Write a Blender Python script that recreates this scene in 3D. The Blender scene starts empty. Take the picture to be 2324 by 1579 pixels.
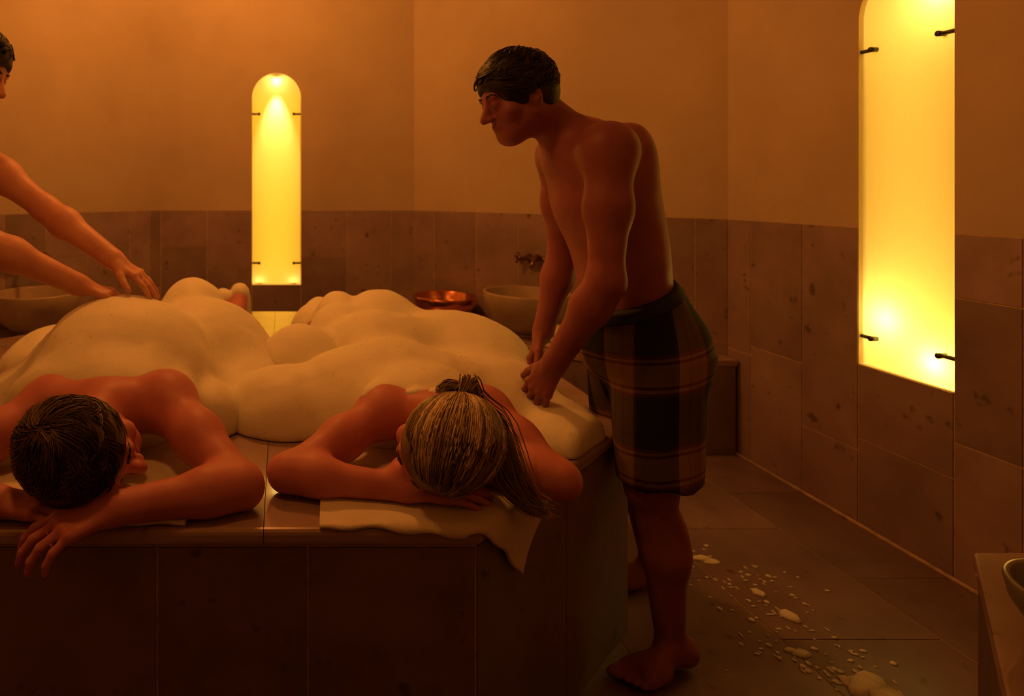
import bpy, bmesh, math, random
import numpy as np
from mathutils import Vector, Matrix

# ---------------------------------------------------------------- camera, world, exposure
scene = bpy.context.scene
COL = scene.collection
random.seed(7)
RNG = np.random.default_rng(11)

cam_data = bpy.data.cameras.new('camera')
cam = bpy.data.objects.new('camera', cam_data)
COL.objects.link(cam)
cam.location = (0.0, 0.0, 1.28)
cam.rotation_euler = (math.radians(90), 0, 0)
cam_data.sensor_width = 36.0
cam_data.lens = 36.0 * 1420 / 2324
cam_data.shift_x = 0.2246
cam_data.shift_y = -0.1547
cam_data.clip_start = 0.02
cam_data.dof.use_dof = True
cam_data.dof.focus_distance = 1.42
cam_data.dof.aperture_fstop = 3.2
scene.camera = cam

world = bpy.data.worlds.new('world')
scene.world = world
world.use_nodes = True
world.node_tree.nodes['Background'].inputs[0].default_value = (1.0, 0.25, 0.05, 1)
world.node_tree.nodes['Background'].inputs[1].default_value = 0.0

scene.view_settings.view_transform = 'Standard'
scene.view_settings.look = 'None'
scene.view_settings.gamma = 1.0
scene.view_settings.use_curve_mapping = False
scene.view_settings.exposure = 0.0

AMBER = (1.0, 0.31, 0.046)       # dim ceiling lamps
YELLOW = (1.0, 0.54, 0.035)       # lamps behind the niche panes
BULB = (1.0, 0.72, 0.26)         # bare bulbs inside the niches
CEILING_LAMPS = [((-0.30, 3.08, 3.05), 76.0, 'round amber ceiling lamp hanging over the far end of the platform'), ((-0.55, 1.12, 2.75), 23.0, 'round amber ceiling lamp hanging over the front left of the platform')]
scene.cycles.max_bounces = 6
scene.cycles.diffuse_bounces = 3
scene.cycles.glossy_bounces = 3
scene.cycles.transmission_bounces = 4
scene.cycles.sample_clamp_indirect = 4.0
scene.cycles.adaptive_threshold = 0.04

# ---------------------------------------------------------------- helpers
def link(o, parent=None):
    COL.objects.link(o)
    if parent is not None:
        o.parent = parent
    return o

def tag(o, label=None, cat=None, group=None, kind=None):
    if label: o['label'] = label
    if cat: o['category'] = cat
    if group: o['group'] = group
    if kind: o['kind'] = kind
    return o

def empty(name, loc=(0, 0, 0), rz=0.0):
    o = bpy.data.objects.new(name, None)
    o.location = loc
    o.rotation_euler = (0, 0, rz)
    o.empty_display_size = 0.05
    return link(o)

def mesh_obj(name, verts, faces, mat, parent=None, smooth=False, world_coords=True):
    """One mesh object; verts are world coordinates unless the parent is at the origin."""
    me = bpy.data.meshes.new(name)
    if parent is not None and world_coords:
        inv = world_matrix(parent).inverted()
        verts = [tuple(inv @ Vector(v)) for v in verts]
    me.from_pydata([tuple(v) for v in verts], [], [tuple(f) for f in faces])
    me.update()
    if smooth:
        me.shade_smooth()
    if mat: me.materials.append(mat)
    return link(bpy.data.objects.new(name, me), parent)

def world_matrix(o):
    m = Matrix.LocRotScale(o.location, o.rotation_euler, o.scale)
    return world_matrix(o.parent) @ m if o.parent else m

def np_mesh(name, V, Q, mat, parent=None, smooth=True):
    """Fast quad mesh from numpy arrays (world coordinates)."""
    if parent is not None:
        inv = np.array(world_matrix(parent).inverted())
        V = V @ inv[:3, :3].T + inv[:3, 3]
    me = bpy.data.meshes.new(name)
    n, m, w = len(V), len(Q), Q.shape[1]
    me.vertices.add(n)
    me.vertices.foreach_set('co', V.astype(np.float32).ravel())
    me.loops.add(m * w)
    me.loops.foreach_set('vertex_index', Q.astype(np.int32).ravel())
    me.polygons.add(m)
    me.polygons.foreach_set('loop_start', np.arange(0, m * w, w, dtype=np.int32))
    me.polygons.foreach_set('loop_total', np.full(m, w, dtype=np.int32))
    me.update(calc_edges=True)
    me.validate()
    if smooth: me.shade_smooth()
    me.materials.append(mat)
    return link(bpy.data.objects.new(name, me), parent)

def bm_obj(name, bm, mat, parent=None, smooth=False):
    me = bpy.data.meshes.new(name)
    if parent is not None:
        bm.transform(world_matrix(parent).inverted())
    bm.to_mesh(me); bm.free()
    if smooth: me.shade_smooth()
    if mat: me.materials.append(mat)
    return link(bpy.data.objects.new(name, me), parent)

def bevel_all(bm, w, seg=2):
    bmesh.ops.bevel(bm, geom=list(bm.edges), offset=w, segments=seg, profile=0.5, affect='EDGES')

def prism(poly, z0, z1):
    bm = bmesh.new()
    bot = [bm.verts.new((x, y, z0)) for x, y in poly]
    top = [bm.verts.new((x, y, z1)) for x, y in poly]
    n = len(poly)
    bm.faces.new(top); bm.faces.new(bot[::-1])
    for i in range(n):
        j = (i + 1) % n
        bm.faces.new((bot[i], bot[j], top[j], top[i]))
    bmesh.ops.recalc_face_normals(bm, faces=bm.faces)
    return bm

def clip_poly(poly, a, b, c):
    """keep points with a*x+b*y<=c"""
    out = []
    for i in range(len(poly)):
        p, q = poly[i], poly[(i + 1) % len(poly)]
        dp, dq = a * p[0] + b * p[1] - c, a * q[0] + b * q[1] - c
        if dp <= 0: out.append(p)
        if (dp < 0) != (dq < 0) and dp != dq:
            t = dp / (dp - dq)
            out.append((p[0] + t * (q[0] - p[0]), p[1] + t * (q[1] - p[1])))
    return out

def clip_rect(poly, x0, x1, y0, y1):
    for a, b, c in ((1, 0, x1), (-1, 0, -x0), (0, 1, y1), (0, -1, -y0)):
        if len(poly) < 3: return []
        poly = clip_poly(poly, a, b, c)
    return poly

def lathe(profile, cx, cy, cz, seg=48):
    V, F = [], []
    for r, z in profile:
        for k in range(seg):
            a = 2 * math.pi * k / seg
            V.append((cx + r * math.cos(a), cy + r * math.sin(a), cz + z))
    for i in range(len(profile) - 1):
        for k in range(seg):
            k2 = (k + 1) % seg
            F.append((i * seg + k, i * seg + k2, (i + 1) * seg + k2, (i + 1) * seg + k))
    return V, F

def tube(path, radii, seg=10, V=None, F=None):
    """Append a tapered tube along a path."""
    V = [] if V is None else V
    F = [] if F is None else F
    P = [Vector(p) for p in path]
    base = len(V)
    up = Vector((0, 0, 1))
    for i, p in enumerate(P):
        t = (P[min(i + 1, len(P) - 1)] - P[max(i - 1, 0)]).normalized()
        s = t.cross(up)
        if s.length < 1e-3: s = t.cross(Vector((1, 0, 0)))
        s.normalize(); u = s.cross(t)
        r = radii[i] if hasattr(radii, '__len__') else radii
        for k in range(seg):
            a = 2 * math.pi * k / seg
            V.append(tuple(p + s * (r * math.cos(a)) + u * (r * math.sin(a))))
    for i in range(len(P) - 1):
        for k in range(seg):
            k2 = (k + 1) % seg
            F.append((base + i * seg + k, base + i * seg + k2, base + (i + 1) * seg + k2, base + (i + 1) * seg + k))
    F.append(tuple(base + k for k in range(seg))[::-1])
    F.append(tuple(base + (len(P) - 1) * seg + k for k in range(seg)))
    return V, F

# ---------------------------------------------------------------- materials
def new_mat(name):
    m = bpy.data.materials.new(name)
    m.use_nodes = True
    nt = m.node_tree
    return m, nt, nt.nodes['Principled BSDF']

def noise_node(nt, scale, detail=3.0, rough=0.55, coord='Object', stretch=None):
    tc = nt.nodes.new('ShaderNodeTexCoord')
    n = nt.nodes.new('ShaderNodeTexNoise')
    n.inputs['Scale'].default_value = scale
    n.inputs['Detail'].default_value = detail
    n.inputs['Roughness'].default_value = rough
    if stretch:
        mp = nt.nodes.new('ShaderNodeMapping')
        mp.inputs['Scale'].default_value = stretch
        nt.links.new(tc.outputs[coord], mp.inputs[0]); nt.links.new(mp.outputs[0], n.inputs[0])
    else:
        nt.links.new(tc.outputs[coord], n.inputs[0])
    return n

def ramp(nt, src, stops):
    r = nt.nodes.new('ShaderNodeValToRGB')
    els = r.color_ramp.elements
    while len(els) < len(stops): els.new(0.5)
    for e, (p, c) in zip(els, stops):
        e.position = p; e.color = (*c, 1)
    nt.links.new(src, r.inputs[0])
    return r

def bump(nt, bsdf, src, strength, dist):
    b = nt.nodes.new('ShaderNodeBump')
    b.inputs['Strength'].default_value = strength
    b.inputs['Distance'].default_value = dist
    nt.links.new(src, b.inputs['Height'])
    nt.links.new(b.outputs[0], bsdf.inputs['Normal'])

def mul_rgb(nt, a, b):
    m = nt.nodes.new('ShaderNodeMix'); m.data_type = 'RGBA'; m.blend_type = 'MULTIPLY'
    m.inputs['Factor'].default_value = 1.0
    nt.links.new(a, m.inputs['A']); nt.links.new(b, m.inputs['B'])
    return m.outputs['Result']

def mat_plaster():
    m, nt, b = new_mat('plaster')
    n = noise_node(nt, 1.6, 4, 0.6)
    r = ramp(nt, n.outputs[0], [(0.25, (0.44, 0.355, 0.26)), (0.5, (0.51, 0.42, 0.31)), (0.75, (0.58, 0.48, 0.35))])
    nt.links.new(r.outputs[0], b.inputs['Base Color'])
    b.inputs['Roughness'].default_value = 0.75
    n2 = noise_node(nt, 9, 4)
    bump(nt, b, n2.outputs[0], 0.12, 0.01)
    return m

def mat_stone(name, lo, mid, hi, rough=0.45, spots=True, var=0.35, bump_s=0.08, wet=0.0):
    """Limestone tile: cloudy colour, dark pits, a shade of its own per piece."""
    m, nt, b = new_mat(name)
    n = noise_node(nt, 4.0, 4, 0.6)
    oi = nt.nodes.new('ShaderNodeObjectInfo')
    r = ramp(nt, n.outputs[0], [(0.3, lo), (0.5, mid), (0.72, hi)])
    rv = ramp(nt, oi.outputs['Random'], [(0.0, (1 - var,) * 3), (1.0, (1.0, 1.0, 1.0))])
    col = mul_rgb(nt, r.outputs[0], rv.outputs[0])
    if spots:
        n3 = noise_node(nt, 17.0, 2, 0.5)
        rs = ramp(nt, n3.outputs[0], [(0.24, (0.45, 0.42, 0.38)), (0.34, (1, 1, 1))])
        col = mul_rgb(nt, col, rs.outputs[0])
    nt.links.new(col, b.inputs['Base Color'])
    n4 = noise_node(nt, 7, 1)
    mr = nt.nodes.new('ShaderNodeMapRange')
    mr.inputs['To Min'].default_value = rough - 0.08
    mr.inputs['To Max'].default_value = rough + 0.1
    nt.links.new(n4.outputs[0], mr.inputs['Value'])
    nt.links.new(mr.outputs[0], b.inputs['Roughness'])
    b.inputs['Coat Weight'].default_value = wet
    b.inputs['Coat Roughness'].default_value = 0.04
    n5 = noise_node(nt, 60, 1)
    bump(nt, b, n5.outputs[0], bump_s, 0.004)
    return m

def mat_plain(name, col, rough=0.5, metal=0.0, noise=None, amt=0.25, bump_s=0.0):
    m, nt, b = new_mat(name)
    b.inputs['Roughness'].default_value = rough
    b.inputs['Metallic'].default_value = metal
    n = noise_node(nt, noise or 12.0, 4)
    lo = tuple(c * (1 - amt) for c in col)
    hi = tuple(min(1, c * (1 + amt)) for c in col)
    r = ramp(nt, n.outputs[0], [(0.3, lo), (0.7, hi)])
    nt.links.new(r.outputs[0], b.inputs['Base Color'])
    if bump_s:
        n2 = noise_node(nt, (noise or 12) * 8, 3)
        bump(nt, b, n2.outputs[0], bump_s, 0.003)
    return m

def mat_skin(name, col):
    m, nt, b = new_mat(name)
    n = noise_node(nt, 14, 4)
    lo = (col[0] * 0.9, col[1] * 0.8, col[2] * 0.8)
    hi = (min(1, col[0] * 1.06), col[1] * 1.1, col[2] * 1.1)
    r = ramp(nt, n.outputs[0], [(0.3, lo), (0.7, hi)])
    nt.links.new(r.outputs[0], b.inputs['Base Color'])
    b.inputs['Roughness'].default_value = 0.5
    b.inputs['Specular IOR Level'].default_value = 0.32
    n2 = noise_node(nt, 160, 3)
    bump(nt, b, n2.outputs[0], 0.12, 0.002)
    return m

def mat_foam():
    m, nt, b = new_mat('soap_foam')
    b.inputs['Base Color'].default_value = (0.84, 0.83, 0.70, 1)
    b.inputs['Roughness'].default_value = 0.6
    b.inputs['Subsurface Weight'].default_value = 0.5
    b.inputs['Subsurface Radius'].default_value = (0.035, 0.035, 0.03)
    b.inputs['Subsurface Scale'].default_value = 1.0
    tc = nt.nodes.new('ShaderNodeTexCoord')
    v = nt.nodes.new('ShaderNodeTexVoronoi'); v.inputs['Scale'].default_value = 190
    nt.links.new(tc.outputs['Object'], v.inputs['Vector'])
    n = noise_node(nt, 45, 4)
    mx = nt.nodes.new('ShaderNodeMath'); mx.operation = 'ADD'
    nt.links.new(v.outputs['Distance'], mx.inputs[0]); nt.links.new(n.outputs[0], mx.inputs[1])
    bump(nt, b, mx.outputs[0], 0.14, 0.003)
    return m

def mat_pane():
    m, nt, b = new_mat('frosted_glass')
    nt.nodes.remove(b)
    out = nt.nodes['Material Output']
    tr = nt.nodes.new('ShaderNodeBsdfTranslucent'); tr.inputs[0].default_value = (0.95, 0.86, 0.55, 1)
    df = nt.nodes.new('ShaderNodeBsdfDiffuse'); df.inputs[0].default_value = (0.75, 0.62, 0.3, 1)
    gl = nt.nodes.new('ShaderNodeBsdfGlossy'); gl.inputs['Roughness'].default_value = 0.35
    n = noise_node(nt, 90, 3)
    r = ramp(nt, n.outputs[0], [(0.3, (0.94, 0.85, 0.54)), (0.7, (0.97, 0.88, 0.57))])
    nt.links.new(r.outputs[0], tr.inputs[0])
    m1 = nt.nodes.new('ShaderNodeMixShader'); m1.inputs[0].default_value = 0.2
    m2 = nt.nodes.new('ShaderNodeMixShader'); m2.inputs[0].default_value = 0.04
    nt.links.new(tr.outputs[0], m1.inputs[1]); nt.links.new(df.outputs[0], m1.inputs[2])
    nt.links.new(m1.outputs[0], m2.inputs[1]); nt.links.new(gl.outputs[0], m2.inputs[2])
    nt.links.new(m2.outputs[0], out.inputs[0])
    return m

def mat_bubble():
    m, nt, b = new_mat('bubble_film')
    nt.nodes.remove(b)
    tr = nt.nodes.new('ShaderNodeBsdfTransparent')
    gl = nt.nodes.new('ShaderNodeBsdfGlossy'); gl.inputs['Roughness'].default_value = 0.12
    n = noise_node(nt, 200, 1)
    r = ramp(nt, n.outputs[0], [(0.3, (.9, .88, .84)), (0.7, (1, 1, 1))])
    nt.links.new(r.outputs[0], gl.inputs[0])
    mx = nt.nodes.new('ShaderNodeMixShader'); mx.inputs[0].default_value = 0.30
    nt.links.new(tr.outputs[0], mx.inputs[1]); nt.links.new(gl.outputs[0], mx.inputs[2])
    nt.links.new(mx.outputs[0], nt.nodes['Material Output'].inputs[0])
    return m

def mat_emit(name, col, s):
    m, nt, b = new_mat(name)
    b.inputs['Base Color'].default_value = (*col, 1)
    b.inputs['Emission Color'].default_value = (*col, 1)
    b.inputs['Emission Strength'].default_value = s
    return m

def mat_towel():
    m, nt, b = new_mat('terry_cloth')
    n = noise_node(nt, 10, 3)
    r = ramp(nt, n.outputs[0], [(0.3, (0.72, 0.64, 0.52)), (0.7, (0.84, 0.77, 0.65))])
    nt.links.new(r.outputs[0], b.inputs['Base Color'])
    b.inputs['Roughness'].default_value = 0.95
    b.inputs['Sheen Weight'].default_value = 0.2
    n2 = noise_node(nt, 420, 3)
    bump(nt, b, n2.outputs[0], 0.5, 0.004)
    return m

def mat_hair(name, base, streak, sheen=0.35):
    """Locks carry a tone each; the mass under them takes the darker end."""
    m, nt, b = new_mat(name)
    at = nt.nodes.new('ShaderNodeAttribute'); at.attribute_name = 'tone'
    mid = tuple((x + y) * .4 for x, y in zip(base, streak))
    r = ramp(nt, at.outputs['Fac'], [(0.0, base), (0.55, mid), (1.0, streak)])
    n = noise_node(nt, 40, 3)
    rn = ramp(nt, n.outputs[0], [(0.3, (.8, .8, .8)), (0.7, (1, 1, 1))])
    nt.links.new(mul_rgb(nt, r.outputs[0], rn.outputs[0]), b.inputs['Base Color'])
    b.inputs['Roughness'].default_value = sheen
    return m

def mat_plaid():
    """Woven tartan: colour bands along two stored surface coordinates."""
    m, nt, b = new_mat('plaid_cotton')
    def band(attr, stops):
        a = nt.nodes.new('ShaderNodeAttribute'); a.attribute_name = attr
        fr = nt.nodes.new('ShaderNodeMath'); fr.operation = 'FRACT'
        nt.links.new(a.outputs['Fac'], fr.inputs[0])
        r = ramp(nt, fr.outputs[0], stops)
        r.color_ramp.interpolation = 'CONSTANT'
        return r.outputs[0]
    dk, gr, lt, rd = (0.010, 0.022, 0.018), (0.05, 0.075, 0.05), (0.50, 0.385, 0.26), (0.26, 0.05, 0.025)
    st = [(0.0, dk), (0.42, gr), (0.46, rd), (0.49, lt), (0.53, rd), (0.56, lt), (0.80, rd), (0.83, lt), (0.86, rd), (0.90, gr)]
    h = band('plaid_v', st); v = band('plaid_u', [(0.0, dk), (0.40, gr), (0.46, lt), (0.60, (0.4, 0.3, 0.2)), (0.62, lt), (0.74, (0.4, 0.3, 0.2)), (0.76, lt), (0.90, rd), (0.93, gr)])
    mx = nt.nodes.new('ShaderNodeMix'); mx.data_type = 'RGBA'; mx.inputs['Factor'].default_value = 0.5
    nt.links.new(h, mx.inputs['A']); nt.links.new(v, mx.inputs['B'])
    g = nt.nodes.new('ShaderNodeGamma'); g.inputs[1].default_value = 1.7
    nt.links.new(mx.outputs['Result'], g.inputs[0])
    nt.links.new(g.outputs[0], b.inputs['Base Color'])
    b.inputs['Roughness'].default_value = 0.85
    n2 = noise_node(nt, 300, 2)
    bump(nt, b, n2.outputs[0], 0.2, 0.002)
    return m

M = {
    'plaster': mat_plaster(),
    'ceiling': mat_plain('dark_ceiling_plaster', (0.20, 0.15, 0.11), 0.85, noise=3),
    'tile': mat_stone('wall_tile_stone', (0.27, 0.19, 0.21), (0.345, 0.245, 0.27), (0.42, 0.305, 0.33), 0.45),
    'floor': mat_stone('floor_tile_stone', (0.17, 0.12, 0.14), (0.23, 0.16, 0.185), (0.29, 0.205, 0.23), 0.36),
    'panel': mat_stone('platform_panel_stone', (0.17, 0.12, 0.13), (0.22, 0.155, 0.175), (0.27, 0.19, 0.21), 0.40, var=0.2),
    'slab': mat_stone('platform_slab_stone', (0.33, 0.23, 0.23), (0.40, 0.28, 0.28), (0.47, 0.34, 0.33), 0.22, var=0.12, bump_s=0.015, wet=0.8),
    'grout': mat_plain('grout', (0.52, 0.40, 0.29), 0.8, noise=30),
    'bowl': mat_plain('carved_stone', (0.40, 0.31, 0.24), 0.45, noise=9, amt=0.15, bump_s=0.08),
    'green_bowl': mat_plain('glazed_stone', (0.28, 0.29, 0.2), 0.3, noise=9, amt=0.2),
    'copper': mat_plain('copper', (0.75, 0.30, 0.14), 0.22, 1.0, noise=9, amt=0.15),
    'brass': mat_plain('dark_brass', (0.22, 0.13, 0.06), 0.3, 0.9, noise=9, amt=0.2),
    'steel': mat_plain('brushed_steel', (0.10, 0.095, 0.08), 0.45, 0.8, noise=20),
    'niche': mat_plain('niche_lining', (0.80, 0.66, 0.38), 0.7, noise=6, amt=0.06),
    'foam': mat_foam(),
    'bubble': mat_bubble(),
    'pane': mat_pane(),
    'towel': mat_towel(),
    'skin_a': mat_skin('skin_tan', (0.54, 0.20, 0.22)),
    'skin_b': mat_skin('skin_fair', (0.57, 0.215, 0.23)),
    'skin_d': mat_skin('skin_light', (0.66, 0.34, 0.26)),
    'skin_c': mat_skin('skin_brown', (0.32, 0.115, 0.14)),
    'hair_brown': mat_hair('brown_hair', (0.035, 0.02, 0.012), (0.14, 0.075, 0.04)),
    'hair_blond': mat_hair('blond_hair', (0.19, 0.125, 0.075), (0.85, 0.66, 0.44)),
    'hair_dark': mat_hair('black_hair', (0.010, 0.008, 0.007), (0.03, 0.022, 0.018), 0.5),
    'plaid': mat_plaid(),
    'bulb': mat_emit('bulb_glass', (1.0, 0.72, 0.3), 25.0),
    'lamp_glass': mat_emit('lamp_glass', (1.0, 0.42, 0.07), 3.0),
}

# ---------------------------------------------------------------- room shell (octagonal steam room)
H = 3.5
WAIN = 1.135
APO = 2.21
YC = 2.175
def wall_frame(p0, p1):
    p0, p1 = Vector((*p0, 0)), Vector((*p1, 0))
    t = (p1 - p0).normalized()
    n = Vector((-t.y, t.x, 0))            # inward when p0->p1 runs counter-clockwise
    return p0, t, n, (p1 - p0).length

def build_wall(name, p0, p1, cols=None, niche=None, tiled=True, mat='plaster'):
    """cols: list of (s_end, [split heights]); niche: (s_center, half_width, z_bottom, z_spring)."""
    o, t, n, L = wall_frame(p0, p1)
    W = lambda s, z, q=0.0: tuple(o + t * s + n * q + Vector((0, 0, z)))
    zb0 = WAIN if tiled else 0.0
    verts, faces = [], []
    def ngon(pts, q=0.0):
        base = len(verts)
        verts.extend(W(s, z, q) for s, z in pts)
        faces.append(tuple(range(base, base + len(pts))))
    bed_v, bed_f = [], []
    def bed(pts):
        base = len(bed_v)
        bed_v.extend(W(s, z) for s, z in pts)
        bed_f.append(tuple(range(base, base + len(pts))))
    if niche:
        sc, hw, zb, zs = niche
        arc = [(sc + hw * math.cos(a), zs + hw * math.sin(a)) for a in np.linspace(math.pi, 0, 25)]
        half = len(arc) // 2
        ngon([(0, zb0), (sc - hw, zb0)] + arc[:half + 1] + [(sc, H), (0, H)])
        ngon([(L, H), (sc, H)] + arc[half:] + [(sc + hw, zb0), (L, zb0)])
        if tiled:
            bed([(0, 0), (sc - hw, 0), (sc - hw, WAIN), (0, WAIN)])
            bed([(sc - hw, 0), (sc + hw, 0), (sc + hw, zb), (sc - hw, zb)])
            bed([(sc + hw, 0), (L, 0), (L, WAIN), (sc + hw, WAIN)])
    else:
        ngon([(0, zb0), (L, zb0), (L, H), (0, H)])
        if tiled: bed([(0, 0), (L, 0), (L, WAIN), (0, WAIN)])
    w = mesh_obj(name, verts, faces, M[mat])
    tag(w, kind='structure')
    if tiled:
        mesh_obj('grout_bed', bed_v, bed_f, M['grout'], w)
        th, g = 0.003, 0.0024
        s_prev = 0.0
        for s_end, splits in cols:
            ranges = [(0.0, WAIN)]
            if niche and s_prev >= niche[0] - niche[1] - 0.01 and s_end <= niche[0] + niche[1] + 0.01:
                ranges = [(0.0, niche[2])]
            for z0, z1 in ranges:
                zz = [z0] + sorted(z for z in splits if z0 + .05 < z < z1 - .05) + [z1]
                for a, b in zip(zz[:-1], zz[1:]):
                    s0, s1 = s_prev + g, s_end - g
                    za, zb_ = a + g, b - g
                    q = th
                    V = [W(s0, za, 0.0005), W(s1, za, 0.0005), W(s1, zb_, 0.0005), W(s0, zb_, 0.0005),
                         W(s0 + .001, za + .001, q), W(s1 - .001, za + .001, q), W(s1 - .001, zb_ - .001, q), W(s0 + .001, zb_ - .001, q)]
                    mesh_obj('tile', V, [(4, 5, 6, 7), (0, 1, 5, 4), (1, 2, 6, 5), (2, 3, 7, 6), (3, 0, 4, 7)], M['tile'], w)
            s_prev = s_end
    return w, W

hx = 0.926
pA0, pA1 = (hx, 4.385), (-hx, 4.385)           # counter-clockwise seen from above
NICHE_W, NZ0, NZS = 0.171, 0.613, 1.925
# back wall: s runs from the right corner to the left
A_cols_x = [(0.766, [0.42]), (0.454, [0.55]), (0.132, [0.80, 0.38]), (-0.210, [0.33]), (-0.525, [0.62]), (-0.849, [0.88, 0.4]), (-0.926, [0.6])]
wallA, WA = build_wall('wall_back', pA0, pA1, [(hx - x, s) for x, s in A_cols_x], (hx + 0.039, NICHE_W, NZ0, NZS))
# back-right wall: from right corner toward the back
c45 = math.sqrt(2)
Bx = [2.11, 1.957, 1.79, 1.632, 1.454, 1.257, 1.038, 0.926]
Bs = [[0.52], [0.7], [0.46], [0.6], [0.85, 0.45], [0.5], [0.7], [0.55]]
build_wall('wall_back_right', (2.21, 3.1), (hx, 4.385), [((2.21 - x) * 1816.0 / 1284.0, s) for x, s in zip(Bx, Bs)])
build_wall('wall_back_left', (-hx, 4.385), (-2.21, 3.1), [((x - hx) * 1816.0 / 1284.0, s) for x, s in zip(Bx[::-1][1:] + [2.2099], Bs[::-1][1:] + [[.5]])])
# right wall: s from the front corner to the back corner
C_cols_y = [(1.56, [0.5]), (1.863, [0.4, 0.8]), (2.056, [0.925, 0.45]), (2.398, [0.33]), (2.655, [0.283]), (2.947, [0.543]), (3.1, [0.5])]
wallC, WC = build_wall('wall_right', (2.21, 1.25), (2.21, 3.1), [(y - 1.25, s) for y, s in C_cols_y], (2.227 - 1.25, NICHE_W, NZ0, NZS))
C_left = [(2.8, [0.6]), (2.5, [0.4]), (2.346, [0.8]), (2.004, [0.35]), (1.7, [0.5]), (1.4, [0.9]), (1.25, [0.5])]
wallCL, WCL = build_wall('wall_left', (-2.21, 3.1), (-2.21, 1.25), [(3.1 - y, s) for y, s in C_left], (3.1 - 2.175, NICHE_W, NZ0, NZS))
even = [(0.3027 * k, [0.3 + 0.09 * ((k * 5) % 7)]) for k in range(1, 7)]
build_wall('wall_front_right', (hx, -0.035), (2.21, 1.25), even)
build_wall('wall_front_left', (-2.21, 1.25), (-hx, -0.035), even)
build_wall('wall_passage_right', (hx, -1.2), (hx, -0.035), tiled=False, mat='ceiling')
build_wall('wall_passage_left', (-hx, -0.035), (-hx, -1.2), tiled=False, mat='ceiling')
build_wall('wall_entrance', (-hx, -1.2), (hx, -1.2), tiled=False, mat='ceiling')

room_poly = [(hx, 4.385), (-hx, 4.385), (-2.21, 3.1), (-2.21, 1.25), (-hx, -0.035), (-hx, -1.2), (hx, -1.2), (hx, -0.035), (2.21, 1.25), (2.21, 3.1)]
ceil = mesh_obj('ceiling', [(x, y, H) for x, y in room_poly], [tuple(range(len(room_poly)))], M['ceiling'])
tag(ceil, kind='structure')
floor = bm_obj('floor', prism(room_poly, -0.06, -0.0022), M['grout'])
tag(floor, kind='structure')
# floor tiles: a border row along the walls, a running bond inside
fx = [-2.21, -1.88, -1.42, -0.96, -0.5, -0.04, 0.42, 0.96, 1.42, 1.88, 2.21]
for i in range(len(fx) - 1):
    y = -1.2 - 0.3 * (i % 2) + 0.08
    while y < 4.39:
        p = clip_rect(room_poly, fx[i] + .0025, fx[i + 1] - .0025, y + .0025, y + 0.58 - .0025)
        if len(p) >= 3 and abs(sum(p[k][0] * p[(k + 1) % len(p)][1] - p[(k + 1) % len(p)][0] * p[k][1] for k in range(len(p)))) > .004:
            bm_obj('floor_tile', prism(p, -0.0021, 0.0), M['floor'], floor)
        y += 0.58
# pale sealant joints where the tiled walls meet the floor
def trim(name, p0, p1):
    o, t, n, L = wall_frame(p0, p1)
    V, F = tube([tuple(o + n * 0.012 + Vector((0, 0, .004))), tuple(o + t * L + n * 0.012 + Vector((0, 0, .004)))], 0.0075, 8)
    tag(mesh_obj(name, V, F, M['grout'], smooth=True), kind='structure')
trim('trim_1', (2.21, 1.25), (2.21, 3.1))
trim('trim_2', (-2.21, 3.1), (-2.21, 1.25))
trim('trim_3', (hx, 4.385), (-hx, 4.385))

# ---------------------------------------------------------------- lit wall niches with frosted panes
def add_light(name, kind, loc, energy, col, parent=None, radius=0.02, **kw):
    d = bpy.data.lights.new(name, kind)
    d.energy = energy; d.color = col
    if kind in ('POINT', 'SPOT'): d.shadow_soft_size = radius
    for k, v in kw.items(): setattr(d, k, v)
    o = bpy.data.objects.new(name, d)
    link(o, parent)
    o.location = (world_matrix(parent).inverted() @ Vector(loc)) if parent else loc
    return o

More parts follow.
